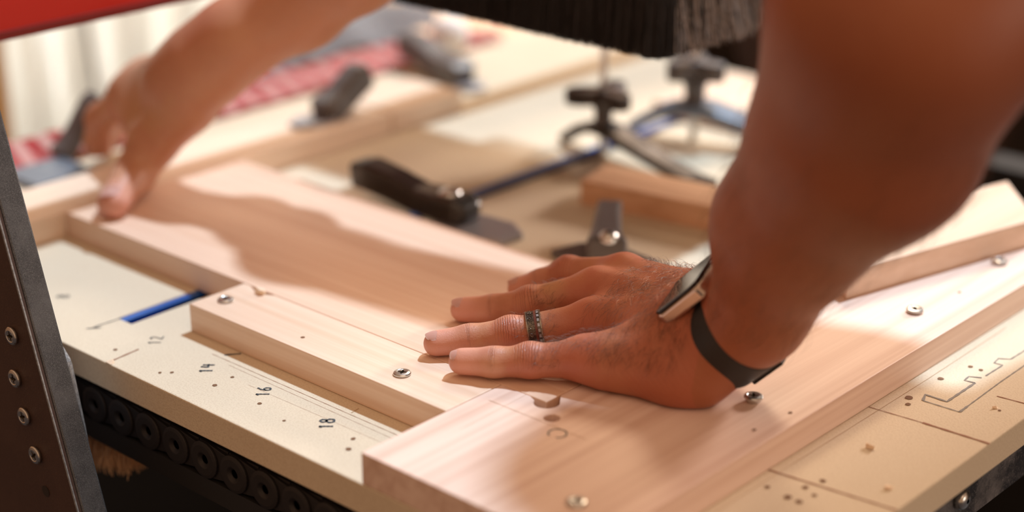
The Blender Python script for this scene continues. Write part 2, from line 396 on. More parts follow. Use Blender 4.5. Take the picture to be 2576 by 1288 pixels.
# wide cross board: notched for the workpiece corner, drilled relief and dowel hole
def arc(cx, cy, r, a0, a1, n=14): return [(cx+r*math.cos(math.radians(a0+(a1-a0)*k/n)), cy+r*math.sin(math.radians(a0+(a1-a0)*k/n))) for k in range(n+1)]
R0 = .0073
wp = [(-.033, -.113), (.117, -.113), (.117, .42), (.0006, .42), (.0006, .0078)]
wp += arc(.0006, -.0040, R0, 72, -162, 22)[2:]
wp += [(-.0115, -.0040), (-.033, -.0040)]
wide = board('cross_board', 'wide pine board notched around the long board, with a row of four washer-head screws', 'board', -.033, .117, -.113, .42, .0001, T, M_WIDE, pts=wp)
cut = bmesh.new(); lathe(cut, [(.0046, -.02), (.0046, .05)], Matrix.Translation((.015, -.0165, 0)))
me = bpy.data.meshes.new('cut'); cut.to_mesh(me); cut.free(); co = bpy.data.objects.new('cut', me); COL.objects.link(co)
bo = wide.modifiers.new('hole', 'BOOLEAN'); bo.operation = 'DIFFERENCE'; bo.object = co; bo.solver = 'EXACT'
wide.modifiers.move(1, 0)
bpy.context.view_layer.update(); dg = bpy.context.evaluated_depsgraph_get()
nm = bpy.data.meshes.new_from_object(wide.evaluated_get(dg)); wide.modifiers.clear(); wide.data = nm
bpy.data.objects.remove(co)
bm = bmesh.new()
cx, cy = .042, .1535
stroke(bm, [(x-cx, y-cy) for x, y in arc(.0295, -.0285, .0050, -60, 250, 20)], .0010, T+.0001)
obj('pencil_letter', bm, M_PENCIL, wide)
bm = bmesh.new()
stroke(bm, [(x-cx, y-cy) for x, y in resample([(-.025, -.0235), (.045, -.0235)], .004)], .00030, T+.0001)
stroke(bm, [(x-cx, y-cy) for x, y in resample([(-.014, -.004), (-.012, -.060)], .004)], .00014, T+.0001)
obj('pencil_line', bm, M_GROOVEL, wide)
for (x, y) in ((.105, .045), (.108, .075), (.093, .29)):
    bm = bmesh.new(); vs = [bm.verts.new((x-cx+.0011*math.cos(a), y-cy+.0015*math.sin(a), T+.0001)) for a in np.linspace(0, 5.6, 10)]; bm.faces.new(vs)
    obj('knot', bm, M_HOLE, wide)
bm = bmesh.new(); lathe(bm, [(.0014, 0), (.0013, .0001)], Matrix.Translation((-.165-(SX0+SX1)/2, -.036-(SY0+SY1)/2, T)), 12); obj('knot', bm, M_HOLE, stripe)
# near/far neighbours
board('end_stop_board', 'pine board butted across the far end of the long board, behind the steel plate', 'board', -.518, -.4560, -.112, .322, .0001, T, M_TOPB)
board('pine_offcut', 'pine board laid askew on top of the wide cross board at the right', 'board', -.02, .09, .2, .46, T+.0001, T*2, M_BEAM,
      pts=[(.0455, .232), (.0895, .399), (.038, .457), (-.02, .27)])
board('pine_block', 'reddish pine block behind the left hand, beside the grey clamp', 'block', -.226, -.06, .296, .375, .0001, T, M_BLOCK,
      pts=[(-.226, .296), (-.10, .318), (-.055, .326), (-.062, .366), (-.236, .340)])
board('pale_board', 'short pale board beside the cam clamp by the far forearm, sunlit on top', 'board', -.520, -.457, .325, .41, .0001, T, M_TOPB)
board('back_board', 'pale pine board at the far right back, under the blue-grey clamp arm', 'board', -.33, -.145, .52, .64, .0001, .012, M_TOPB)

# ------------------------------------------------------------------ screws
def cross_screw(name, loc, tilt, label, group=None, r=.0054, h=.0022, proud=.0, parent=None, M=None, ang=0.6, torx=False):
    if parent is None: root = empty(name, loc, label, 'screw', group); root.rotation_euler = (tilt[0], tilt[1], ang)
    else:
        root = bpy.data.objects.new(name, None)
    A = M if M is not None else Matrix.Identity(4)
    bm = bmesh.new(); n = 32
    prof = [(r*.55, -.0005), (r*.86, 0 if proud == 0 else proud*.5), (r, proud+.0004), (r, proud+.0010), (r*.90, proud+.0016), (r*.66, proud+.0019), (r*.60, proud+.0017)]
    lathe(bm, prof, A, n, cap=False)
    # recess: star shaped well
    rings = []
    for (k, z) in ((1.0, proud+.0017), (.9, proud+.0003)):
        ring = []
        for i in range(n):
            a = 2*math.pi*i/n; rr = r*.60 if k == 1.0 else r*(.22+.26*abs(math.cos(2*a))**3)
            ring.append(bm.verts.new(A @ Vector((rr*math.cos(a), rr*math.sin(a), z if k == 1.0 else z))))
        rings.append(ring)
    ring2 = [bm.verts.new(A @ Vector((r*(.26+.30*abs(math.cos(2*2*math.pi*i/n))**3)*math.cos(2*math.pi*i/n), r*(.26+.30*abs(math.cos(2*2*math.pi*i/n))**3)*math.sin(2*math.pi*i/n), proud+.0016))) for i in range(n)]
    for i in range(n): bm.faces.new((rings[0][i], rings[0][(i+1) % n], ring2[(i+1) % n], ring2[i]))
    if parent is None:
        hd = obj('screw_head', bm, M_ZINC, root, smooth=False)
        tgt = root
    else:
        bpy.data.objects.remove(root); hd = obj(name, bm, M_ZINC, parent); tgt = hd
    bm = bmesh.new()
    for i in range(n):
        pass
    a1 = [bm.verts.new(v) for v in [A @ Vector((r*(.26+.30*abs(math.cos(2*2*math.pi*i/n))**3)*math.cos(2*math.pi*i/n), r*(.26+.30*abs(math.cos(2*2*math.pi*i/n))**3)*math.sin(2*math.pi*i/n), proud+.00155)) for i in range(n)]]
    b1 = [bm.verts.new(v) for v in [A @ Vector((r*(.12+.28*abs(math.cos(2*2*math.pi*i/n))**4)*math.cos(2*math.pi*i/n), r*(.12+.28*abs(math.cos(2*2*math.pi*i/n))**4)*math.sin(2*math.pi*i/n), proud-.0004)) for i in range(n)]]
    for i in range(n): bm.faces.new((a1[i], a1[(i+1) % n], b1[(i+1) % n], b1[i]))
    bm.faces.new(b1)
    if parent is None: obj('cross_recess', bm, M_BRASS, root)
    else: obj('cross_recess', bm, M_BRASS, hd)
    if parent is None and proud > .001:
        bm = bmesh.new(); lathe(bm, [(.0022, -.003), (.0022, proud+.0002)], None, 14); obj('screw_shank', bm, M_ZINC, root)
    return tgt
g = 'washer-head screws in the wide cross board'
for (x, y, pr, lb) in ((.085, -.079, 0.0, 'blurred zinc screw in the cross board nearest the photo bottom edge'),
                       (.085, .073, .0022, 'zinc cross-head screw standing proud beside the wristwatch'),
                       (.088, .243, .0008, 'zinc screw right of the forearm, sunlit in the cross board'),
                       (.088, .353, .0008, 'zinc screw farthest right, below the askew pine board')):
    cross_screw('wood_screw', (x, y, T+.0002), (0, 0), lb, g, proud=pr)
cross_screw('wood_screw', (-.243, -.031, T+.0002), (0, 0), 'blurred zinc screw at the far chipped end of the narrow strip', 'screws in the narrow strip', r=.0052)
cross_screw('wood_screw', (-.084, -.0325, T+.0002), (0, 0), 'sharp zinc screw at the near end of the narrow strip, left of the fingertips', 'screws in the narrow strip', r=.0052)

# wood chips
def chip(x, y, z, s, label, rz=0.3):
    bm = bmesh.new(); random.seed(int(abs(x*9999)))
    vs = [bm.verts.new((s*(random.random()-.5)*1.6, s*(random.random()-.5), s*random.random()*.6)) for _ in range(9)]
    vs += [bm.verts.new((dx*s*.5, dy*s*.3, 0)) for dx in (-1, 1) for dy in (-1, 1)]
    bmesh.ops.convex_hull(bm, input=bm.verts)
    o = obj('wood_chip', bm, M_CHIP); o.location = (x, y, z+.0001); o.rotation_euler = (0, 0, rz); return tag(o, label, 'wood chip', 'loose wood chips')
chip(-.236, -.0085, T, .007, 'white splinter standing on the far corner of the narrow strip')
chip(-.2555, -.1115, 0, .0045, 'pale chip at the board edge by the knife cut')
chip(.144, .101, 0, .004, 'pale chip lying on the fibreboard between the two knife grooves')
chip(.175, .068, 0, .003, 'small tan chip on the fibreboard near the bottom right')
chip(.172, .191, 0, .0025, 'tiny pale chip right of the pencilled outline')

# ------------------------------------------------------------------ machine frame under the board
fr = empty('bench_frame', (-.1, .28, -.85), 'black speckled steel frame carrying the fibreboard, seen under its right edge', 'frame')
bm = bmesh.new(); box(bm, .215, .275, -.365, .40, .79, .8305); obj('side_rail', bm, M_BLACKG, fr, bevel=.001)
bm = bmesh.new(); box(bm, -.50, .275, -.35, -.31, .76, .8305); obj('front_rail', bm, M_BLACK, fr, bevel=.001)
bm = bmesh.new(); box(bm, -.50, .275, .36, .40, .78, .8305); obj('back_rail', bm, M_BLACK, fr)
bm = bmesh.new(); box(bm, -.50, -.44, -.31, .40, .78, .8305); obj('side_rail', bm, M_BLACK, fr)
for x in (-.46, .24):
    for y in (-.33, .37):
        bm = bmesh.new(); box(bm, x-.025, x+.025, y-.025, y+.025, 0, .78); obj('leg', bm, M_BLACK, fr)
bm = bmesh.new(); lathe(bm, [(.0, 0), (.006, 0), (.006, .004), (.004, .0055), (.0015, .006)], Matrix.Translation((.275, -.13, .81)) @ frame((1, 0, 0)), 16, cap=False)
obj('bolt', bm, M_ZINC, fr, smooth=True)

bm = bmesh.new(); box(bm, -.50, .275, .385, .40, .05, .79); obj('back_panel', bm, M_BLACK, fr)  # black panels and shelf added to keep the space under the board dark
bm = bmesh.new(); box(bm, -.50, -.487, -.33, .385, .05, .79); obj('end_panel', bm, M_BLACK, fr)
bm = bmesh.new(); box(bm, -.487, .275, -.33, .385, .30, .315); obj('lower_shelf', bm, M_BLACK, fr)
# drag chain
ch = empty('cable_chain', (-.10, -.098, -.055), 'black plastic cable chain under the front edge of the fibreboard', 'cable chain')
def link_bm():
    bm = bmesh.new(); Mx = Matrix(((1, 0, 0, 0), (0, 0, 1, 0), (0, 1, 0, 0), (0, 0, 0, 1)))
    pts = arc(-.006, 0, .0118, 90, 270, 12) + arc(.0135, 0, .0085, -70, 70, 10)
    prism(bm, pts, -.012, -.0095, Mx)
    lathe(bm, [(.0118, 0), (.0118, .0016), (.0095, .0022), (.0050, .0022), (.0028, .0005), (.0028, -.004)], Matrix.Translation((-.006, -.012, 0)) @ frame((0, -1, 0)), 24)
    box(bm, -.013, .013, -.010, .012, .0085, .0105); box(bm, -.013, .013, -.010, .012, -.0105, -.0085)
    return bm
l0 = None
for k in range(16):
    if l0 is None: o = l0 = obj('chain_link', link_bm(), M_CHAIN, ch, bevel=.0004)
    else: o = l0.copy(); COL.objects.link(o); o.parent = ch
    o.location = (-.225 + k*.0268, 0, .0195)
bm = bmesh.new(); box(bm, -.33, .27, -.013, .014, -.006, .0075); obj('chain_tray', bm, M_BLACK, ch)

# sandy fibre tuft
random.seed(3)
def hairs(bm, n, gen, seg=3):
    for _ in range(n):
        pts, r = gen(); tube(bm, pts, [r*(1-.6*i/len(pts)) for i in range(len(pts))], seg, cap=False)
bm = bmesh.new()
def g_():
    a = random.random(); b = random.random()
    p = Vector((-.02+.034*a, -.01+.02*b, .03)); q = p + Vector((.012*(a-.5)+random.gauss(0, .002), random.gauss(0, .003), -.030-.022*random.random()*(1-.5*a)))
    return [p, p.lerp(q, .35)+Vector((random.gauss(0, .0012), 0, 0)), p.lerp(q, .7)+Vector((random.gauss(0, .0015), random.gauss(0, .0015), 0)), q], .00045
hairs(bm, 1100, g_)
o = obj('fibre_tuft', bm, M_FIBRE); o.location = (-.285, -.092, -.076); tag(o, 'tan coarse fibre tuft hanging in the dark beneath the board, behind the steel side plate', 'brush', kind='stuff')

# ------------------------------------------------------------------ gantry: side plate, screws, red beam
gan = empty('machine_gantry', (-.36, .25, -.10), 'machine gantry with a grey steel side plate at left and a red cross beam', 'machine')
def GL(x, y, z): return Vector((x+.36, y-.25, z+.10))
Mx = Matrix(((1, 0, 0, .36), (0, 0, 1, -.25), (0, 1, 0, .10), (0, 0, 0, 1)))
def xf(z): return -.2395 - .29*z
pl = [(xf(-.16), -.16), (xf(.30), .30), (xf(.30)-.12, .30), (xf(.30)-.20, .24), (-.52, .10), (-.44, -.16)]
bm = bmesh.new(); prism(bm, pl, -.1665, -.164, Mx); sp = obj('side_plate', bm, M_BROWN, gan, bevel=.0004); bm = bmesh.new(); prism(bm, [(xf(-.16)+.0007, -.16), (xf(.30)+.0007, .30), (xf(.30)-.0007, .30), (xf(-.16)-.0007, -.16)], -.1670, -.1662, Mx); obj('worn_edge', bm, M_STEEL2, gan); sp['label'] = 'dark brown outer face with cross-head screws'  # thin bright bar along the plate edge paints its highlight
pl2 = [(xf(-.16)+.0006, -.16), (xf(.30)+.0006, .30), (xf(.30)-.015, .30), (xf(-.16)-.015, -.16)]
bm = bmesh.new(); prism(bm, pl2, -.1640, -.1480, Mx); o = obj('side_flange', bm, M_STEEL, gan, bevel=.0012); o['label'] = 'speckled dark grey steel flange'
bm = bmesh.new(); prism(bm, [(-.243, -.050), (-.2455, -.030), (-.2535, .012), (-.262, .020), (-.30, .020), (-.28, -.050)], -.1478, -.138, Mx)
o = obj('inner_bracket', bm, M_STEEL2, gan, bevel=.003); o['label'] = 'pale dusty steel bracket'
for (x, z) in ((-.2685, .033), (-.2705, .005), (-.265, -.018), (-.2575, -.041)):
    cross_screw('plate_screw', None, None, None, r=.0056, parent=sp, M=Matrix.Translation(GL(x, -.1662, z)) @ frame((0, -1, 0)) @ Matrix.Rotation(x*40, 4, 'Z'), proud=.0014)
bm = bmesh.new(); lathe(bm, [(.0034, 0), (.0036, .0004)], Matrix.Translation(GL(-.2525, -.1665, -.064)) @ frame((0, -1, 0)), 20); obj('open_hole', bm, M_FLOOR, sp)
bm = bmesh.new(); box(bm, -.480+.36, -.452+.36, -.52, .95-.25, .2545, .36); o = obj('cross_beam', bm, M_RED, gan, bevel=.004); o['label'] = 'glossy red painted cross beam'
bm = bmesh.new(); box(bm, -.478+.36, -.4505+.36, -.52, .95-.25, .2520, .2585); obj('beam_lip', bm, M_REDD, gan, bevel=.0005)
bm = bmesh.new(); prism(bm, pl, .86, .875, Mx); obj('side_plate', bm, M_BROWN, gan)

# dust shoe with bristles, spindle above
ds = empty('dust_shoe', (-.248, .298, .1445), 'black bristle dust shoe of the machine hanging over the table', 'dust shoe')
bm = bmesh.new(); box(bm, -.135, .135, -.056, .148, .046, .062); obj('shoe_plate', bm, M_BLACK, ds, bevel=.006)
bm = bmesh.new(); lathe(bm, [(.030, .056), (.030, .130)], Matrix.Translation((-.03, .10, 0)), 32); obj('spindle', bm, M_GREYP, ds, smooth=False)
bm = bmesh.new(); box(bm, -.203, -.03, .075, .125, .095, .128); box(bm, -.203, -.12, .055, .15, .056, .150); obj('mount_arm', bm, M_GREYP, ds)  # out of view; the broad box is shaped to shade the table below
X0, X1, Y0, Y1 = -.135, .139, -.0635, .150
random.seed(11)
bm = bmesh.new()
def bristle(x, y, zt, zb, r, lean=.002):
    q = (x+random.gauss(0, lean), y+random.gauss(0, lean))
    pts = [Vector((x, y, zt)), Vector((x+(q[0]-x)*.4, y+(q[1]-y)*.4, (zt+zb)/2)), Vector((q[0], q[1], zb))]
    tube(bm, pts, [r, r, r*.7], 3, cap=False)
for k in range(3400):
    bristle(X0+(X1-.012-X0)*random.random(), Y0+.005*random.random(), .050, abs(random.gauss(0, .0008)), .00032)
box(bm, X0, X1-.016, Y0+.0055, Y0+.010, .0015, .046)
for k in range(500):   # rounded corner
    a = math.radians(-90+90*random.random()); rr = .012-.004*random.random()
    bristle(X1-.012+rr*math.cos(a), Y0+.012+rr*math.sin(a), .050, abs(random.gauss(0, .001)), .00032)
for k in range(1100):
    t = random.random()**1.6
    bristle(X1-.004*random.random(), Y0+.012+(Y1-Y0-.012)*t, .050, abs(random.gauss(0, .002)), .00035, .003)
for k in range(600):
    bristle(X0+.004*random.random(), Y0+(Y1-Y0)*random.random(), .050, 0, .00032)
o = obj('bristle_skirt', bm, M_BRIST, ds); o['kind'] = 'stuff'
bm = bmesh.new()
for k in range(1300):
    t = .08+.92*random.random()
    bristle(X1-.004*random.random(), Y0+(Y1-Y0)*t, .050, abs(random.gauss(0, .0025)), .00030, .005)
for k in range(900):
    bristle(X0+(X1-X0)*random.random(), Y1-.005*random.random(), .050, abs(random.gauss(0, .0015)), .00032)
o = obj('bristle_skirt', bm, M_CLEARB, ds); o['kind'] = 'stuff'; o['label'] = 'sparse grey bristles at the right-hand end'

# ------------------------------------------------------------------ clamps
def cam_clamp(loc, rz, label, scale=1.0, lift=0, plate=None, grey=False, thick=1.0, foot=1.0):
    c = empty('cam_clamp', loc, label, 'clamp', 'black cam hold-down clamps on the table', rz)
    s = scale
    bm = bmesh.new()   # base foot
    prism(bm, [(p[0]*s*foot, p[1]*s*foot) for p in ((-.006, -.022), (.030, -.024), (.052, -.012), (.055, .010), (.036, .022), (-.004, .020), (-.018, .0))], 0, .006*s)
    obj('foot_plate', bm, plate or M_PLATE, c, bevel=.0015)
    bm = bmesh.new(); H = .022*s
    P = [(-.100, 0, .026), (-.085, 0, .0270), (-.060, 0, .0225), (-.035, 0, .0165), (-.012, 0, .0155), (.006, 0, .0150), (.016, 0, .012)]
    P = [(Vector(p)+Vector((0, 0, lift*max(0, -p[0])/.1)))*s for p in P]
    bar(bm, P, [w_*s*thick for w_ in (.019, .021, .021, .022, .026, .026, .018)], [w_*s*thick for w_ in (.018, .021, .020, .018, .018, .018, .012)])
    obj('lever_handle', bm, M_GREYP if grey else M_HANDLE, c, bevel=.004*s, seg=3, smooth=False)
    bm = bmesh.new(); lathe(bm, [(.0, .0272), (.0060, .0272), (.0085, .0255), (.0085, .0225)][::-1], Matrix.Translation((-.006*s, 0, 0)) @ Matrix.Scale(s, 4), 20, cap=False)
    obj('cap_nut', bm, M_ZINC, c, smooth=True)
    return c
cam_clamp((-.262, .1985, .0), math.radians(2), 'black cam clamp with a curved lever, its grey foot just behind the long board', 1.0, lift=-.006, thick=1.08)
cam_clamp((-.484, .2740, T+.0002), math.radians(-90), 'dark cam clamp between the red striped cloth and the far forearm', .45, lift=.042, grey=True, thick=2.3, foot=1.5)
cam_clamp((-.520, .470, .0), math.radians(-10), 'dark cam clamp farthest back, below the white paper ball', .85, lift=.0, grey=True, thick=1.35, foot=.75)
cam_clamp((-.603, .094, .0003), math.radians(-95), 'dark upright cam clamp behind the far fingertips, against the white curtain', .36, lift=.105, grey=True, thick=2.0, foot=.8)
board('steel_plate', 'small blue-grey steel plate on the table between the steel side plate and the far fingertips', 'plate', -.600, -.552, .036, .090, .0001, .006, M_BLUEST)
# clamp beside the block: upright grey lever
c = empty('toggle_clamp', (-.135, .212, 0), 'grey clamp with a raised flat lever between the reddish block and the left hand', 'clamp')
bm = bmesh.new(); prism(bm, [(-.036, -.014), (.012, -.022), (.040, .0), (.034, .020), (.0, .024), (-.030, .012)], 0, .006); obj('foot_plate', bm, M_GREYP, c, bevel=.0015)
bm = bmesh.new(); bar(bm, [(-.040, .056, .020), (-.024, .034, .019), (-.006, .010, .017), (.006, -.004, .016), (.012, -.012, .010)], [.018, .019, .022, .028, .026], [.008, .009, .011, .014, .008], ref=Vector((.8, .6, 0))); obj('lever_handle', bm, M_GREYP, c, bevel=.003)
bm = bmesh.new(); lathe(bm, [(.007, .020), (.007, .0235), (.0045, .0262), (.0005, .0268)], Matrix.Translation((.006, -.002, 0)), 20, cap=False); obj('cap_nut', bm, M_ZINC, c, smooth=True)
# knob hold-down clamps
def knob_clamp(loc, rz, label, arm_m, s=1.0, reach=.115, ks=1.0):
    c = empty('knob_clamp', loc, label, 'clamp', 'star-knob hold-down clamps', rz)
    bm = bmesh.new(); pts = []
    for k in range(36):
        a = 2*math.pi*k/36; r = .0175+.0085*math.cos(3*a+.4); pts.append((r*s*ks*math.cos(a), r*s*ks*math.sin(a)))
    prism(bm, pts, .045*s, .0575*s); o = obj('star_knob', bm, M_DARKMET if arm_m is M_BLACKM else M_GREYP, c, bevel=.0035*s, seg=3, smooth=True)
    bm = bmesh.new(); lathe(bm, [(.0105*s, .0445*s), (.0075*s, .040*s), (.0070*s, .030*s), (.0085*s, .027*s), (.0085*s, .0255*s)], None, 24); obj('knob_collar', bm, M_GREYP, c, smooth=True)
    bm = bmesh.new(); lathe(bm, [(.0030*s, .0), (.0030*s, .094*s)], None, 12); obj('threaded_bolt', bm, M_ZINC, c)
    bm = bmesh.new()
    bar(bm, [(-.046*s, 0, .004), (-.040*s, 0, .0085*s), (-.022*s, 0, .020*s), (-.006*s, 0, .0245*s), (.010*s, 0, .0245*s), (.034*s, 0, .019*s), (.072*s, 0, .0115*s), (reach-.018, 0, .0065*s), (reach, 0, .0075*s)],
        [.013*s, .016*s, .022*s, .024*s, .024*s, .022*s, .020*s, .019*s, .017*s], [.0075*s]*9)
    obj('clamp_arm', bm, arm_m, c, bevel=.0012)
    return c
M_BLACKM = M_DARKMET
knob_clamp((-.286, .396, 0), math.radians(-8), 'black star-knob clamp with a long dark bent arm, on the sunlit table', M_BLACKM, 1.0, .122, 1.22)
knob_clamp((-.255, .478, .0), math.radians(14), 'star-knob clamp behind the first, its bent arm blue-grey steel', M_BLUEST, 1.22, .14, .85)
# blue guide line along the track between clamps
bm = bmesh.new(); box(bm, -.0035, .0035, 0, .20, 0, .0035); o = obj('track_stop_bar', bm, M_BLUEST, bevel=.0005); o.location = (-.2925, .236, .0002)
bm2 = mat('blue_bar', (.05, .06, .13), .4, .3); o.data.materials[0] = bm2
tag(o, 'thin dark blue bar leading from the cam clamp back to the star-knob clamp', 'bar')

# ------------------------------------------------------------------ far side: striped cloth, grey cloth, white ball, curtain
def cloth_mat():
    m = mat('red_striped_cloth', (.7, .2, .2), .9); t = NT(m); tc = t.n('ShaderNodeTexCoord')
    mp = t.n('ShaderNodeMapping'); t.l(tc.outputs['Object'], mp.inputs[0]); mp.inputs['Rotation'].default_value = (0, 0, math.radians(20))
    w = t.n('ShaderNodeTexWave', i_Scale=13.0, i_Distortion=1.5); w.bands_direction = 'Y'; t.l(mp.outputs[0], w.inputs['Vector'])
    n = t.n('ShaderNodeTexNoise', i_Scale=14.0, i_Detail=2.0); t.l(tc.outputs['Object'], n.inputs['Vector'])
    c = t.ramp(w.outputs[0], [(.25, (.80, .58, .54)), (.50, (.52, .040, .045))])
    c = t.mix(t.ramp(n.outputs[0], [(.40, (0, 0, 0)), (.62, (.55, .55, .55))]), c, (.82, .40, .38))
    t.l(c, t.b.inputs['Base Color']); return m
def sheet(name, x0, x1, y0, y1, zf, m, label, cat, nx=40, ny=120, th=.002):
    bm = bmesh.new(); g = [[bm.verts.new((x0+(x1-x0)*i/nx, y0+(y1-y0)*j/ny, zf(i/nx, j/ny))) for j in range(ny+1)] for i in range(nx+1)]
    for i in range(nx):
        for j in range(ny): bm.faces.new((g[i][j], g[i+1][j], g[i+1][j+1], g[i][j+1]))
    bmesh.ops.solidify(bm, geom=bm.faces[:], thickness=th)
    o = obj(name, bm, m, smooth=True); tag(o, label, cat); return o
sheet('striped_cloth', -.664, -.596, .0, .62, lambda u, v: .004+.008*abs(mnoise.noise(Vector((u*2, v*14, 0)))), cloth_mat(),
      'red and white striped cloth laid along the far edge of the table', 'cloth')
sheet('grey_cloth', -.735, -.668, .30, .60, lambda u, v: .006+.022*math.sin(u*math.pi)+.012*mnoise.noise(Vector((u*3, v*6, 2))), mat('grey_cloth_fabric', (.36, .37, .39), .85),
      'crumpled pale grey cloth behind the red striped cloth', 'cloth', 24, 60)
shelf = board('side_shelf', 'shelf beyond the table edge that carries the cloths', 'shelf', -.86, -.612, -.10, .70, -.03, -.001, M_PEACH, pts=[(-.612, -.10), (-.612, .70), (-.745, .70), (-.745, .29), (-.668, .29), (-.668, -.10)])
bm = bmesh.new(); bmesh.ops.create_icosphere(bm, subdivisions=3, radius=.0185)
for v in bm.verts: v.co *= 1+.10*mnoise.noise(v.co*60)
o = obj('paper_ball', bm, mat('white_paper', (.95, .95, .93), .9), smooth=True); o.location = (-.597, .540, .021); tag(o, 'crumpled white paper ball behind the farthest dark clamp', 'paper')

def curtain_mat():
    m = mat('sheer_curtain', (.86, .85, .82), .9); t = NT(m)
    tr_ = t.n('ShaderNodeBsdfTranslucent'); tr_.inputs[0].default_value = (.92, .90, .86, 1)
    mx = t.n('ShaderNodeMixShader'); mx.inputs[0].default_value = .6
    t.l(t.b.outputs[0], mx.inputs[1]); t.l(tr_.outputs[0], mx.inputs[2]); t.l(mx.outputs[0], t.t.nodes['Material Output'].inputs[0]); return m
bm = bmesh.new(); n = 220; pr = []
cc = Vector((-1.30, .36, 0)); cd = Vector((.743, .669, 0)).normalized(); cn = Vector((-.669, .743, 0))
for i in range(n+1):
    u = -.22+.78*i/n; off = .016*math.sin(i*.36)+.010*math.sin(i*.13+1)+.004*math.sin(i*.9)
    p = cc+cd*u+cn*off; pr.append((bm.verts.new((p.x, p.y, -.30)), bm.verts.new((p.x+.01*math.sin(i*.3), p.y, .60))))
for a, b in zip(pr, pr[1:]): bm.faces.new((a[0], b[0], b[1], a[1]))
bmw = bmesh.new(); q_ = [cc+cd*u+cn*.07 for u in (-.20, .50)]
bmw.faces.new([bmw.verts.new(v) for v in ((q_[0].x, q_[0].y, -.30), (q_[1].x, q_[1].y, -.30), (q_[1].x, q_[1].y, .62), (q_[0].x, q_[0].y, .62))])
mw = mat('daylit_window', (.8, .8, .8)); mw.node_tree.nodes['Principled BSDF'].inputs['Emission Color'].default_value = (1.0, .95, .87, 1); mw.node_tree.nodes['Principled BSDF'].inputs['Emission Strength'].default_value = 2.3
tag(obj('window_1', bmw, mw), kind='structure')  # unseen glowing pane, added to light the curtain from behind
o = obj('curtain', bm, curtain_mat(), smooth=True)
sm = o.modifiers.new('thick', 'SOLIDIFY'); sm.thickness = .001
tag(o, 'bright white curtain hanging in soft folds behind the far hand', 'curtain')
bm = bmesh.new(); tube(bm, [(0, 0, 0), (.035, .02, -.5), (.05, .05, -1.0)], .003, 8); o = obj('pull_cord', bm, mat('blue_grey_cord', (.30, .36, .44), .6)); o.location = at(196, -60, 1.93)
tag(o, 'thin blue-grey cord hanging in front of the white curtain', 'cord')
bm = bmesh.new(); box(bm, -.012, .012, -.012, .012, -.8, .6); o = obj('wooden_post', bm, wood('ochre_post', (.62, .38, .15), (.45, .25, .09), 2)); p = at(-10, 300, 1.9); o.location = (p.x, p.y, 0); tag(o, 'narrow ochre wooden post at the left edge of the white curtain', 'post')
bm = bmesh.new(); box(bm, -.30, .30, -.01, .01, -.3, .5, Matrix.Rotation(math.radians(42), 4, 'Z')); o = obj('cream_panel', bm, M_PEACH); p = at(640, 80, 2.5); o.location = (p.x, p.y, -.1); tag(o, 'warm cream panel just right of the white curtain', 'panel')

# ------------------------------------------------------------------ the person: signed-distance body
def A(v): return np.array(v, dtype=np.float64)
def axis_grid(pieces):
    out = []
    for a, b, s in pieces:
        n = max(1, int(round((b-a)/s))); out += list(a+(b-a)*np.arange(n)/n)
    out.append(pieces[-1][1]); return np.array(out)
class Field:
    def __init__(s, gx, gy, gz, init=.03):
        s.g = (gx, gy, gz); s.f = np.full((len(gx), len(gy), len(gz)), init, np.float32)
    def rng(s, lo, hi):
        r = []
        for k in range(3):
            a = np.searchsorted(s.g[k], lo[k]); b = np.searchsorted(s.g[k], hi[k], side='right'); r.append(slice(max(0, a-1), min(len(s.g[k]), b+1)))
        return tuple(r)
def cone_d(X, Y, Z, a, b, ra, rb, fl=None):
    a = A(a); b = A(b); ab = b-a; L2 = ab@ab + 1e-12
    px, py, pz = X-a[0], Y-a[1], Z-a[2]
    t = np.clip((px*ab[0]+py*ab[1]+pz*ab[2])/L2, 0, 1)
    dx, dy, dz = px-t*ab[0], py-t*ab[1], pz-t*ab[2]
    r = ra+(rb-ra)*t
    if fl is not None:
        n = A(fl[0]); k = fl[1]; n = n/np.linalg.norm(n)
        dn = dx*n[0]+dy*n[1]+dz*n[2]; q = dx*dx+dy*dy+dz*dz + (k*k-1)*dn*dn
        return (np.sqrt(np.maximum(q, 1e-12))-r)*.9
    return np.sqrt(dx*dx+dy*dy+dz*dz)-r
def smin(a, b, k):
    h = np.maximum(k-np.abs(a-b), 0)/k; return np.minimum(a, b)-h*h*k*.25
def smax(a, b, k): return -smin(-a, -b, k)
def group_eval(F, prims, k, pad=.02):
    los = np.min([np.minimum(A(p[0])-p[2], A(p[1])-p[3]) for p in prims] + [np.minimum(A(p[0])-p[3], A(p[1])-p[3]) for p in prims], axis=0)-pad
    his = np.max([np.maximum(A(p[0])+p[2], A(p[1])+p[3]) for p in prims] + [np.maximum(A(p[0])+p[3], A(p[1])+p[3]) for p in prims], axis=0)+pad
    R = F.rng(los, his); X, Y, Z = np.meshgrid(*(F.g[i][R[i]] for i in range(3)), indexing='ij', sparse=True)
    f = None
    for p in prims:
        d = cone_d(X, Y, Z, p[0], p[1], p[2], p[3], p[4] if len(p) > 4 else None).astype(np.float32)
        f = d if f is None else smin(f, d, k)
    return R, np.minimum(f, .03)
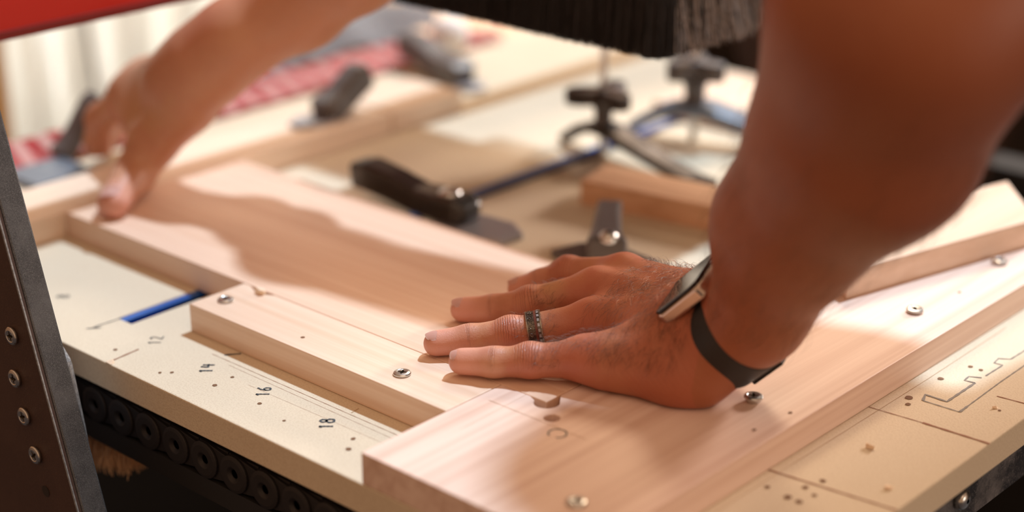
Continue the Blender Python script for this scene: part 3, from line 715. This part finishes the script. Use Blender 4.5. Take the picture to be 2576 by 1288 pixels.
def surface_nets(F):
    f = F.f; gx, gy, gz = F.g; ins = f < 0
    c = np.zeros(tuple(n-1 for n in f.shape), np.uint8)
    for i in (0, 1):
        for j in (0, 1):
            for k in (0, 1): c += ins[i:f.shape[0]-1+i, j:f.shape[1]-1+j, k:f.shape[2]-1+k]
    act = np.argwhere((c > 0) & (c < 8)); ids = np.full(c.shape, -1, np.int32); ids[tuple(act.T)] = np.arange(len(act))
    acc = np.zeros((len(act), 3)); cnt = np.zeros(len(act))
    cor = [(i, j, k) for i in (0, 1) for j in (0, 1) for k in (0, 1)]
    val = {q: f[act[:, 0]+q[0], act[:, 1]+q[1], act[:, 2]+q[2]] for q in cor}
    def pos(q, w=None): return np.stack([gx[act[:, 0]+q[0]], gy[act[:, 1]+q[1]], gz[act[:, 2]+q[2]]], 1)
    for q in cor:
        for ax in range(3):
            if q[ax] == 0:
                r = list(q); r[ax] = 1; r = tuple(r); a, b = val[q], val[r]; m = (a < 0) != (b < 0)
                t = np.where(m, a/(a-b+1e-20*(a == b)), 0)[:, None]; pq, pr_ = pos(q), pos(r)
                acc += np.where(m[:, None], pq+(pr_-pq)*t, 0); cnt += m
    V = acc/cnt[:, None]; quads = []
    for ax in range(3):
        o1, o2 = [(1, 2), (2, 0), (0, 1)][ax]
        sl = [slice(None)]*3; sl2 = [slice(None)]*3; sl[ax] = slice(0, -1); sl2[ax] = slice(1, None)
        a = ins[tuple(sl)]; b = ins[tuple(sl2)]; e = np.argwhere(a != b)
        e = e[(e[:, o1] > 0) & (e[:, o2] > 0) & (e[:, o1] < f.shape[o1]-1) & (e[:, o2] < f.shape[o2]-1)]
        def cid(d1, d2):
            q = e.copy(); q[:, o1] += d1; q[:, o2] += d2; return ids[tuple(q.T)]
        Q = np.stack([cid(-1, -1), cid(0, -1), cid(0, 0), cid(-1, 0)], 1)
        flip = b[tuple(e.T)]; Q[flip] = Q[flip][:, ::-1]; quads.append(Q)
    Q = np.concatenate(quads); Q = Q[(Q >= 0).all(1)]
    return V, Q
def np_mesh(name, V, Q, m, parent=None):
    me = bpy.data.meshes.new(name); me.vertices.add(len(V)); me.vertices.foreach_set('co', V.astype(np.float32).ravel())
    me.loops.add(Q.size); me.loops.foreach_set('vertex_index', Q.astype(np.int32).ravel())
    me.polygons.add(len(Q)); me.polygons.foreach_set('loop_start', np.arange(0, Q.size, 4, dtype=np.int32))
    me.update(calc_edges=True); me.validate(); me.polygons.foreach_set('use_smooth', np.ones(len(me.polygons), bool)); me.materials.append(m)
    o = bpy.data.objects.new(name, me); COL.objects.link(o)
    if parent is not None: o.parent = parent; o.matrix_parent_inverse = Matrix.Identity(4)
    return o
def V3(*a): return Vector(a)

# --- left hand joints (resting on the long board)
PK = [onz(1162, 909, .0278), onz(1242, 911, .0290), onz(1335, 908, .0305), onz(1472, 901, .0345)]
RG = [onz(1098, 864, .0268), onz(1180, 853, .0285), onz(1285, 840, .0320), onz(1490, 806, .0400)]
MD = [onz(1165, 779, .0268), onz(1240, 778, .0290), onz(1335, 764, .0345), onz(1500, 728, .0450)]
IX = [onz(1307, 726, .0268), onz(1360, 712, .0325), onz(1430, 688, .0410), onz(1572, 692, .0480)]
fr_ = {'p': (.0077, .0086, .0096, .0112), 'r': (.0077, .0085, .0095, .0112), 'm': (.0078, .0087, .0099, .0116), 'i': (.0076, .0085, .0100, .0118)}
def finger(J, R):
    out = [(J[0], J[1], R[0], R[1]), (J[1], J[2], R[1]*.97, R[2]), (J[2], J[3], R[2]*.98, R[3])]
    return out
WR = at(1818, 850, .970)              # wrist centre
AX = V3(.70, .02, .71).normalized()    # arm axis at the watch
NN = V3(-.66, -.35, .66); NN = (NN-AX*NN.dot(AX)).normalized()
SD = AX.cross(NN).normalized()         # across the wrist
CP = V3(.040, .074, .054)              # carpus
EL = at(2290, 20, .80); EL2 = at(2480, -190, .76)
F1 = WR+AX*.030; F2 = at(1995, 565, .905); F3 = at(2180, 335, .850)
SHL = V3(.35, .25, .50); SHR = V3(.105, .345, .50); HIP = V3(.33, .68, .08); CH = V3(.24, .34, .47); HD = V3(.105, .315, .655)
n_h = (0, -.25, 1)
palm = [(PK[3], V3(.048, .052, .038), .0120, .0150), (RG[3], CP+V3(.006, -.010, 0), .0122, .0165), (MD[3], CP+V3(.004, .004, .002), .0125, .0175), (IX[3], CP+V3(0, .018, .004), .0125, .0165),
        (V3(.014, .034, .032), V3(.056, .049, .035), .0125, .0165),        # heel, little finger side
        (V3(.026, .058, .036), V3(.056, .064, .046), .0150, .0200), (V3(.052, .046, .032), V3(.066, .052, .0325), .0130, .0120),
        (V3(.0, .102, .038), V3(.036, .094, .054), .0150, .0190),
        (CP, WR, .0210, .0255, (tuple(NN), 1.22)), (WR, F1, .0262, .0285, (tuple(NN), 1.18)),
        (F1, F2, .0290, .0410, (tuple(NN), 1.08)), (F2, F3, .0415, .0550), (F3, EL, .0555, .0610)]
thumbL = [(V3(.030, .112, .038), V3(-.004, .135, .034), .0140, .0115), (V3(-.004, .135, .034), V3(-.034, .142, .0295), .0112, .0098), (V3(-.034, .142, .0295), V3(-.054, .144, .0275), .0098, .0083)]
# --- right hand
wr = at(520, 150, 1.262); wr2 = at(600, 95, 1.252); ra1 = at(752, 10, 1.243); ra2 = at(895, -110, 1.212); ELR = at(1075, -340, 1.160)
rcp = at(465, 205, 1.275)
rIX = [at(252, 408, 1.372), at(246, 358, 1.370), at(254, 298, 1.362), at(330, 240, 1.340)]
rMD = [at(268, 398, 1.395), at(266, 348, 1.395), at(272, 290, 1.382), at(345, 215, 1.355)]
rRG = [at(285, 385, 1.415), at(288, 335, 1.412), at(296, 280, 1.400), at(365, 196, 1.362)]
rPK = [at(305, 370, 1.430), at(308, 325, 1.430), at(320, 268, 1.415), at(392, 185, 1.366)]
rTH = [onz(284, 512, .0290), at(338, 438, 1.278), at(382, 362, 1.285), at(465, 275, 1.275)]
palmR = [(rIX[3], rcp, .0125, .0170), (rMD[3], rcp, .0120, .0170), (rRG[3], rcp, .0115, .0170), (rPK[3], rcp, .0110, .0160), (at(385, 300, 1.310), rcp, .0170, .0190), (at(345, 300, 1.335), at(400, 250, 1.31), .0110, .0150), (rTH[3], rcp, .0150, .0180), (at(560, 205, 1.258), at(500, 230, 1.265), .0115, .0150), (rTH[2], rIX[3], .0095, .0120),
         (rcp, wr, .0215, .0250), (wr, wr2, .0255, .0275), (wr2, ra1, .0265, .0300), (ra1, ra2, .0305, .0350), (ra2, ELR, .0355, .0400)]
gx = axis_grid([(-.64, -.60, .006), (-.60, -.40, .0020), (-.40, -.14, .0060), (-.14, .115, .0011), (.115, .30, .0035), (.30, .60, .010)])
gy = axis_grid([(-.16, -.03, .004), (-.03, .165, .0012), (.165, .26, .003), (.26, .86, .010)])
gz = axis_grid([(-.10, .012, .012), (.012, .090, .0011), (.090, .20, .0028), (.20, .80, .008)])
gzt = axis_grid([(-.10, .0, .02), (.0, .66, .010)])
Fd = Field(gx, gy, gz)
def add(prims, k, kk):
    R, g = group_eval(Fd, prims, k); Fd.f[R] = smin(Fd.f[R], g, kk)
add(palm, .014, .001)
# extensor tendons and the dip between knuckles
for J, off in ((PK, 0), (RG, 0), (MD, 0), (IX, 0)):
    up = V3(-.05, -.15, 1).normalized(); a = J[3]+up*.0072; b = CP+up*.0125+V3(.006, 0, .002)
    R, g = group_eval(Fd, [(a, a.lerp(b, .55), .0040, .0022)], .004); Fd.f[R] = smin(Fd.f[R], g, .006)
P0 = Fd.f.copy()
for J, R_ in ((PK, fr_['p']), (RG, fr_['r']), (MD, fr_['m']), (IX, fr_['i'])):
    pr_ = finger(J, R_)
    upv = V3(-.05, -.3, .95).normalized()
    pr_ += [(J[2]+upv*.0022, J[2]+upv*.0022, R_[2]*.92, R_[2]*.92)]
    R, g = group_eval(Fd, pr_, .004); Fd.f[R] = np.minimum(Fd.f[R], smin(P0[R], g, .0075))
R, g = group_eval(Fd, thumbL, .006); Fd.f[R] = np.minimum(Fd.f[R], smin(P0[R], g, .012))
add(palmR, .018, .002)
P0 = Fd.f.copy()
for J, rr in ((rIX, (.0092, .0102, .0118, .0135)), (rMD, (.0088, .0098, .0112, .0130)), (rRG, (.0080, .009, .0104, .0122)), (rPK, (.0066, .0072, .0084, .0100)), (rTH, (.0112, .0148, .0178, .0190))):
    R, g = group_eval(Fd, finger(J, rr), .006); Fd.f[R] = np.minimum(Fd.f[R], smin(P0[R], g, .009))
# upper arms, shoulders, chest (outside the picture, kept continuous)
add([(EL, SHL, .058, .064), (ELR, SHR, .041, .058)], .03, .03)
add([(SHL, SHR, .062, .062), (CH, HIP, .095, .125), (CH, HD, .055, .050), (HD, HD+V3(-.015, -.035, .02), .082, .078), (HD+V3(-.02, -.06, -.045), HD+V3(-.02, -.075, -.05), .048, .040),
     (HD+V3(-.03, -.112, .0), HD+V3(-.032, -.122, -.018), .009, .012), (HD+V3(.078, -.015, .005), HD+V3(.080, -.010, -.022), .011, .009), (HD+V3(-.095, -.022, .005), HD+V3(-.093, -.018, -.022), .011, .009)], .02, .02)
# hands rest flat on the board tops
zz = Fd.g[2][None, None, :]; nx_ = int(np.searchsorted(gx, .19)); ny_ = int(np.searchsorted(gy, .34))
Fd.f[:nx_, :ny_] = smax(Fd.f[:nx_, :ny_], (T+.0003-zz).astype(np.float32)+np.zeros_like(Fd.f[:nx_, :ny_]), .002)
V, Q = surface_nets(Fd)
person = empty('person', (.25, .2, -.85), 'person in a black shirt leaning over the bench, pressing the long board with both hands', 'person')
pinv = Matrix.Translation((-.25, -.2, .85))
V = V.astype(np.float64)
# light smoothing along mesh edges
for it in range(2):
    s = np.zeros_like(V); c = np.zeros(len(V))
    for k in range(4):
        a, b = Q[:, k], Q[:, (k+1) % 4]; np.add.at(s, a, V[b]); np.add.at(c, a, 1); np.add.at(s, b, V[a]); np.add.at(c, b, 1)
    V = V*.5 + .5*s/np.maximum(c, 1)[:, None]
# vertex normals
def vnormals(V, Q):
    n = np.cross(V[Q[:, 2]]-V[Q[:, 0]], V[Q[:, 3]]-V[Q[:, 1]]); vn = np.zeros_like(V)
    for k in range(4): np.add.at(vn, Q[:, k], n)
    return vn/np.maximum(np.linalg.norm(vn, axis=1), 1e-12)[:, None]
VN = vnormals(V, Q)
off = A((.25, .2, -.85))
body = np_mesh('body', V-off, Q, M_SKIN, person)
# per-vertex skin features, plus shade and light painted on the arms
pale = np.zeros(len(V)); pipx = np.zeros(len(V)); dipx = np.zeros(len(V)); dorsal = np.zeros(len(V)); crease = np.zeros(len(V)); red = np.zeros(len(V)); tip = np.zeros(len(V)); shaded = np.zeros(len(V))
def seg_t(P, a, b):
    a = A(a); b = A(b); ab = b-a; L = np.linalg.norm(ab); t = ((P-a)@ab)/L; c = np.clip(t, 0, L); d = np.linalg.norm(P-a-c[:, None]*ab/L, axis=1); return t, d, L
def bumpf(x, c, w): return np.exp(-((x-c)/w)**2)
wob = np.array([mnoise.noise(Vector(p)*90) for p in V[::1]]) if len(V) < 900000 else 0
up3 = A((-.05, -.3, .95))
for J, R_ in ((PK, fr_['p']), (RG, fr_['r']), (MD, fr_['m']), (IX, fr_['i'])):
    seg = [seg_t(V, J[0], J[1]), seg_t(V, J[1], J[2]), seg_t(V, J[2], J[3])]
    D = np.stack([q[1] for q in seg]); near = D.min(0) < R_[3]*1.25
    L01, L12, L23 = seg[0][2], seg[1][2], seg[2][2]
    arcs = np.stack([seg[0][0], L01+seg[1][0], L01+L12+seg[2][0]]); s = np.take_along_axis(arcs, D.argmin(0)[None], 0)[0]
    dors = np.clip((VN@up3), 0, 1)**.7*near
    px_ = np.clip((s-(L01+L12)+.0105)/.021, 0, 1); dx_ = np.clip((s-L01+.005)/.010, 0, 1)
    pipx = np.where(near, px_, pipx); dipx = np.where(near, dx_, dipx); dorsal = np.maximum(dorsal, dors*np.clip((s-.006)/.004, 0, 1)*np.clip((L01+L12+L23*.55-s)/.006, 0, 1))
    tip = np.maximum(tip, np.clip(1-(s-.004)/.022, 0, 1)*near*.75)
    red = np.maximum(red, .38*bumpf(s, L01+L12, .010)*near)
    red = np.maximum(red, .55*bumpf(np.linalg.norm(V-A(J[3]), axis=1), .008, .014))
t, d, L = seg_t(V, rTH[0], rTH[1]); tip = np.maximum(tip, np.clip(1-(t)/.02, 0, 1)*(d < .014)*.8)
shaded = np.clip((V[:, 0]+.045)/.12, 0, 1)*.95*(V[:, 0] < .7)  # painted shade, growing from the left fingers to the forearm
pale = np.clip((-.12-V[:, 0])/.04, 0, 1)*.75*np.clip((V[:, 0]+.50)/.12, .25, 1)*(V[:, 2] < .30)  # painted light on the far forearm
red = np.maximum(red, .25*((V[:, 0] > -.03) & (V[:, 0] < .07)))
# broad wrinkles on the little-finger side of the palm and behind the watch
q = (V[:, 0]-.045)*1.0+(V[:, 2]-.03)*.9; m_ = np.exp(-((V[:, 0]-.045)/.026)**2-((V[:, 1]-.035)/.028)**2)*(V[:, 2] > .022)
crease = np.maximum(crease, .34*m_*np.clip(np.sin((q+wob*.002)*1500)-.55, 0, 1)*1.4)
for nm_, arr in (('crease', crease), ('red', red), ('tip', tip), ('tan', shaded), ('pale', pale), ('pipx', pipx), ('dipx', dipx), ('dorsal', dorsal)):
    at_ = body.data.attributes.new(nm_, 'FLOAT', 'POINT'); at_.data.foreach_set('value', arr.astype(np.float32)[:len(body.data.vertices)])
# black T-shirt
fx = axis_grid([(-.12, .62, .008)]); fy = axis_grid([(.0, .90, .008)]); fz = axis_grid([(-.14, .66, .008)])
Fs = Field(fx, fy, fz, .05)
R, g = group_eval(Fs, [(SHL, SHR, .070, .070), (CH, HIP, .103, .133), (HIP, HIP+V3(0, 0, -.06), .133, .135), (SHL, SHL.lerp(EL, .45), .072, .072), (SHR, SHR.lerp(ELR, .38), .068, .064)], .04, .03)
Fs.f[R] = np.minimum(Fs.f[R], g)
Vs, Qs = surface_nets(Fs); np_mesh('shirt', Vs-off, Qs, M_SHIRT, person)

# hair and eyes
Hh = Field(axis_grid([(-.02, .24, .006)]), axis_grid([(.16, .46, .006)]), axis_grid([(.58, .80, .006)]), .05)
R, g = group_eval(Hh, [(HD+V3(.002, .012, .012), HD+V3(-.010, -.018, .034), .083, .080)], .02); Hh.f[R] = np.minimum(Hh.f[R], g)
Vh, Qh = surface_nets(Hh); np_mesh('hair', Vh-off, Qh, M_HAIRD, person)
for dx in (-.045, .015):
    bm = bmesh.new(); bmesh.ops.create_icosphere(bm, subdivisions=2, radius=.011)
    for v in bm.verts: v.co += HD+V3(dx, -.098, .018)-V3(.25, .2, -.85)
    obj('eye', bm, M_CLEARB, person, smooth=True)
# nails
def nail(tipc, nxt, r, dorsal, L=.0115, W=.0058, adv=.0018, name='fingernail'):
    ax = (tipc-nxt).normalized(); n = (dorsal-ax*dorsal.dot(ax)).normalized(); s = ax.cross(n)
    bm = bmesh.new(); g = []
    N, K = 14, 12
    for i in range(N+1):
        u = i/N; row = []
        for k in range(K+1):
            v = -1+2*k/K; wv = W*(1-.18*(1-u))*(math.sqrt(max(0, 1-max(0, (u-.62)/.38)**2*.55*abs(v)**2)))
            th = v*.78*(wv/W)
            # length follows rounded end
            uu = -L*.62+L*u*(1-.20*(v*v)*(1 if u > .5 else 0)) + (L*.22*(v*v) if u < .3 else 0)*(1-u/.3)*1.0
            rr = r*1.005 if uu < adv else r*1.005
            dip = -.0010*max(0, (u-.55)/.45)**2 - .0004*max(0, (.2-u)/.2)
            p = tipc + ax*(uu+adv) + n*(rr*math.cos(th)+dip+.00035) + s*(rr*math.sin(th))
            row.append(bm.verts.new(p-Vector((.25, .2, -.85))))
        g.append(row)
    for i in range(N):
        for k in range(K):
            f = bm.faces.new((g[i][k], g[i+1][k], g[i+1][k+1], g[i][k+1])); f.material_index = 1 if i >= N-1 else 0
    bmesh.ops.solidify(bm, geom=bm.faces[:], thickness=.0004)
    o = obj(name, bm, [M_NAIL, M_NAILTIP], body, smooth=True)
    return o
dl = V3(-.10, -.55, .83)
nail(PK[0], PK[1], .0070, dl); nail(RG[0], RG[1], .0073, V3(-.10, -.40, .92)); nail(MD[0], MD[1], .0074, V3(-.1, -.35, .94)); nail(IX[0], IX[1], .0074, V3(-.3, -.2, .92), L=.010)
nail(rTH[0], rTH[1], .0112, V3(.20, -.62, .70), L=.018, W=.0075)

# body hair
random.seed(5)
idx = np.arange(len(V))
def hairset(mask, n, length, r, direction, m, name, curl=.5):
    bm = bmesh.new(); cand = idx[mask]
    if len(cand) == 0: return
    for _ in range(n):
        i = random.choice(cand); p = Vector(V[i]); nn = Vector(VN[i]); d = Vector(direction); d = (d-nn*d.dot(nn)).normalized()
        d = (d + Vector((random.gauss(0, .35), random.gauss(0, .35), random.gauss(0, .2)))).normalized(); d = (d-nn*d.dot(nn)).normalized()
        l = length*(.5+.8*random.random()); lift = .25+.5*random.random(); c = curl*random.gauss(0, 1); sv = nn.cross(d)
        pts = [p + d*l*t + nn*l*lift*math.sin(t*2.4)*.5 + sv*l*c*t*t*.6 - Vector((.25, .2, -.85)) for t in (0, .25, .5, .75, 1)]
        tube(bm, pts, [r, r, r*.85, r*.6, r*.3], 3, cap=False)
    o = obj(name, bm, m, body); o['kind'] = 'stuff'; return o
topm = (VN[:, 2] > .15)
hb = (V[:, 0] > -.02) & (V[:, 0] < .06) & (V[:, 1] > .02) & (V[:, 1] < .12) & (V[:, 2] > .030) & (VN[:, 2] > .45)
hairset(hb, 1500, .008, .000060, (.2, -1, -.2), M_HAIRD, 'hand_hair')
hf = (V[:, 0] > .0) & (V[:, 0] < .07) & (V[:, 1] > .06) & (V[:, 2] > .055) & topm
hairset(hf, 520, .009, .000065, (.3, -.6, .3), M_HAIRL, 'hand_hair')
for J in (PK, RG, MD):
    t, d, L = seg_t(V, J[2], J[3]); hairset((t > .004) & (t < L*.6) & (d < .014) & (VN@up3 > .3), 110, .005, .00005, (.3, -1, 0), M_HAIRD, 'finger_hair')
t, d, L = seg_t(V, F1, EL); af = (t > .01) & (t < L) & (d < .07) & (V[:, 0] > .07)
hairset(af, 900, .016, .00006, tuple((AX*-.6+V3(0, -.4, -.4))), M_HAIRD, 'forearm_hair')

# ------------------------------------------------------------------ ring on the ring finger
ra = RG[2].lerp(RG[3], .30); rax = (RG[3]-RG[2]).normalized()
rgo = empty('finger_ring', ra, 'dark engraved metal band with a red inlay on the left ring finger', 'ring')
Mr = frame(rax, V3(0, -.3, 1)); rr = .0104; hw = .0044
def band(r0, r1, a, b, seg=56):
    bm = bmesh.new(); lathe(bm, [(r0, a), (r1, a), (r1, b), (r0, b), (r0, a)], Mr, seg, cap=False); return bm
obj('ring_band', band(rr-.0006, rr+.0008, -hw, hw), M_RING, rgo)
obj('ring_rim', band(rr, rr+.0011, hw-.0007, hw), M_SILVER, rgo); obj('ring_rim', band(rr, rr+.0010, -hw, -hw+.0006), M_SILVER, rgo)
obj('wood_inlay', band(rr, rr+.00095, .0004, .0018), M_INLAY, rgo)
bm = bmesh.new()
for k in range(14):   # engraved scrolls
    a0 = 2*math.pi*k/14; pts = []
    for i in range(18):
        u = i/17; sp_ = .0013*(1-u*.75); an = u*6.5*(1 if k % 2 else -1)
        z = -.0019 + sp_*math.sin(an); a = a0 + (sp_*math.cos(an)+.0015*u)/rr
        pts.append(Mr @ V3((rr+.00095)*math.cos(a), (rr+.00095)*math.sin(a), z))
    tube(bm, pts, .00013, 5)
obj('scrollwork', bm, M_SILVER, rgo)
bm = bmesh.new()
for k in range(22):
    a = 2*math.pi*k/22; M2 = Mr @ Matrix.Rotation(a, 4, 'Z'); box(bm, rr+.0002, rr+.00105, -.0009, .0009, .0021, .0034, M2)
obj('segment_inlay', bm, M_PLATE, rgo)

# ------------------------------------------------------------------ wristwatch
WC = WR+AX*.010
wat = empty('wristwatch', WC, 'square digital wristwatch with a black rubber strap on the left wrist', 'watch')
Bm = Matrix((SD, AX, NN)).transposed().to_4x4()      # x across the wrist, y along the arm, z outward
a_r, b_r = .0305, .0262                                # strap ellipse around the wrist
bm = bmesh.new(); n = 72; rings = []
def wprof(a):
    return V3((a_r+.0006)*math.cos(a), 0, (b_r+.0004)*math.sin(a))
for i in range(n):
    a = 2*math.pi*i/n; c = wprof(a); nn = V3(math.cos(a)/a_r, 0, math.sin(a)/b_r).normalized()
    w = .0120
    row = []
    for (yy, tt) in ((-w, 0), (-w, .0016), (-w+.001, .0022), (w-.001, .0022), (w, .0016), (w, 0)):
        row.append(bm.verts.new(Bm @ (c+nn*tt+V3(0, yy, 0))))
    rings.append(row)
for i in range(n):
    r0_, r1_ = rings[i], rings[(i+1) % n]
    for k in range(6): bm.faces.new((r0_[k], r0_[(k+1) % 6], r1_[(k+1) % 6], r1_[k]))
obj('strap', bm, M_STRAPM, wat, smooth=False)
def rrect(w, h, r, n=6):
    out = []
    for cx_, cy_, a0 in ((w-r, h-r, 0), (-w+r, h-r, 90), (-w+r, -h+r, 180), (w-r, -h+r, 270)): out += arc(cx_, cy_, r, a0, a0+90, n)
    return out
Zt = b_r+.0012
bm = bmesh.new(); prism(bm, rrect(.0175, .0200, .006), Zt, Zt+.0088, Bm); obj('watch_case', bm, M_CASE, wat, bevel=.0022, seg=4)
bm = bmesh.new(); prism(bm, rrect(.0166, .0192, .0055), Zt+.0088, Zt+.0106, Bm); obj('watch_screen', bm, M_GLASS, wat, bevel=.0014, seg=3)
bm = bmesh.new(); prism(bm, rrect(.0125, .0125, .003), Zt-.003, Zt+.0004, Bm); obj('strap_lug', bm, M_STRAPM, wat, bevel=.001)
bm = bmesh.new(); box(bm, -.008, .008, -.0125, .0125, -b_r-.0042, -b_r-.0015, Bm); obj('buckle', bm, M_STRAPM, wat, bevel=.0008)
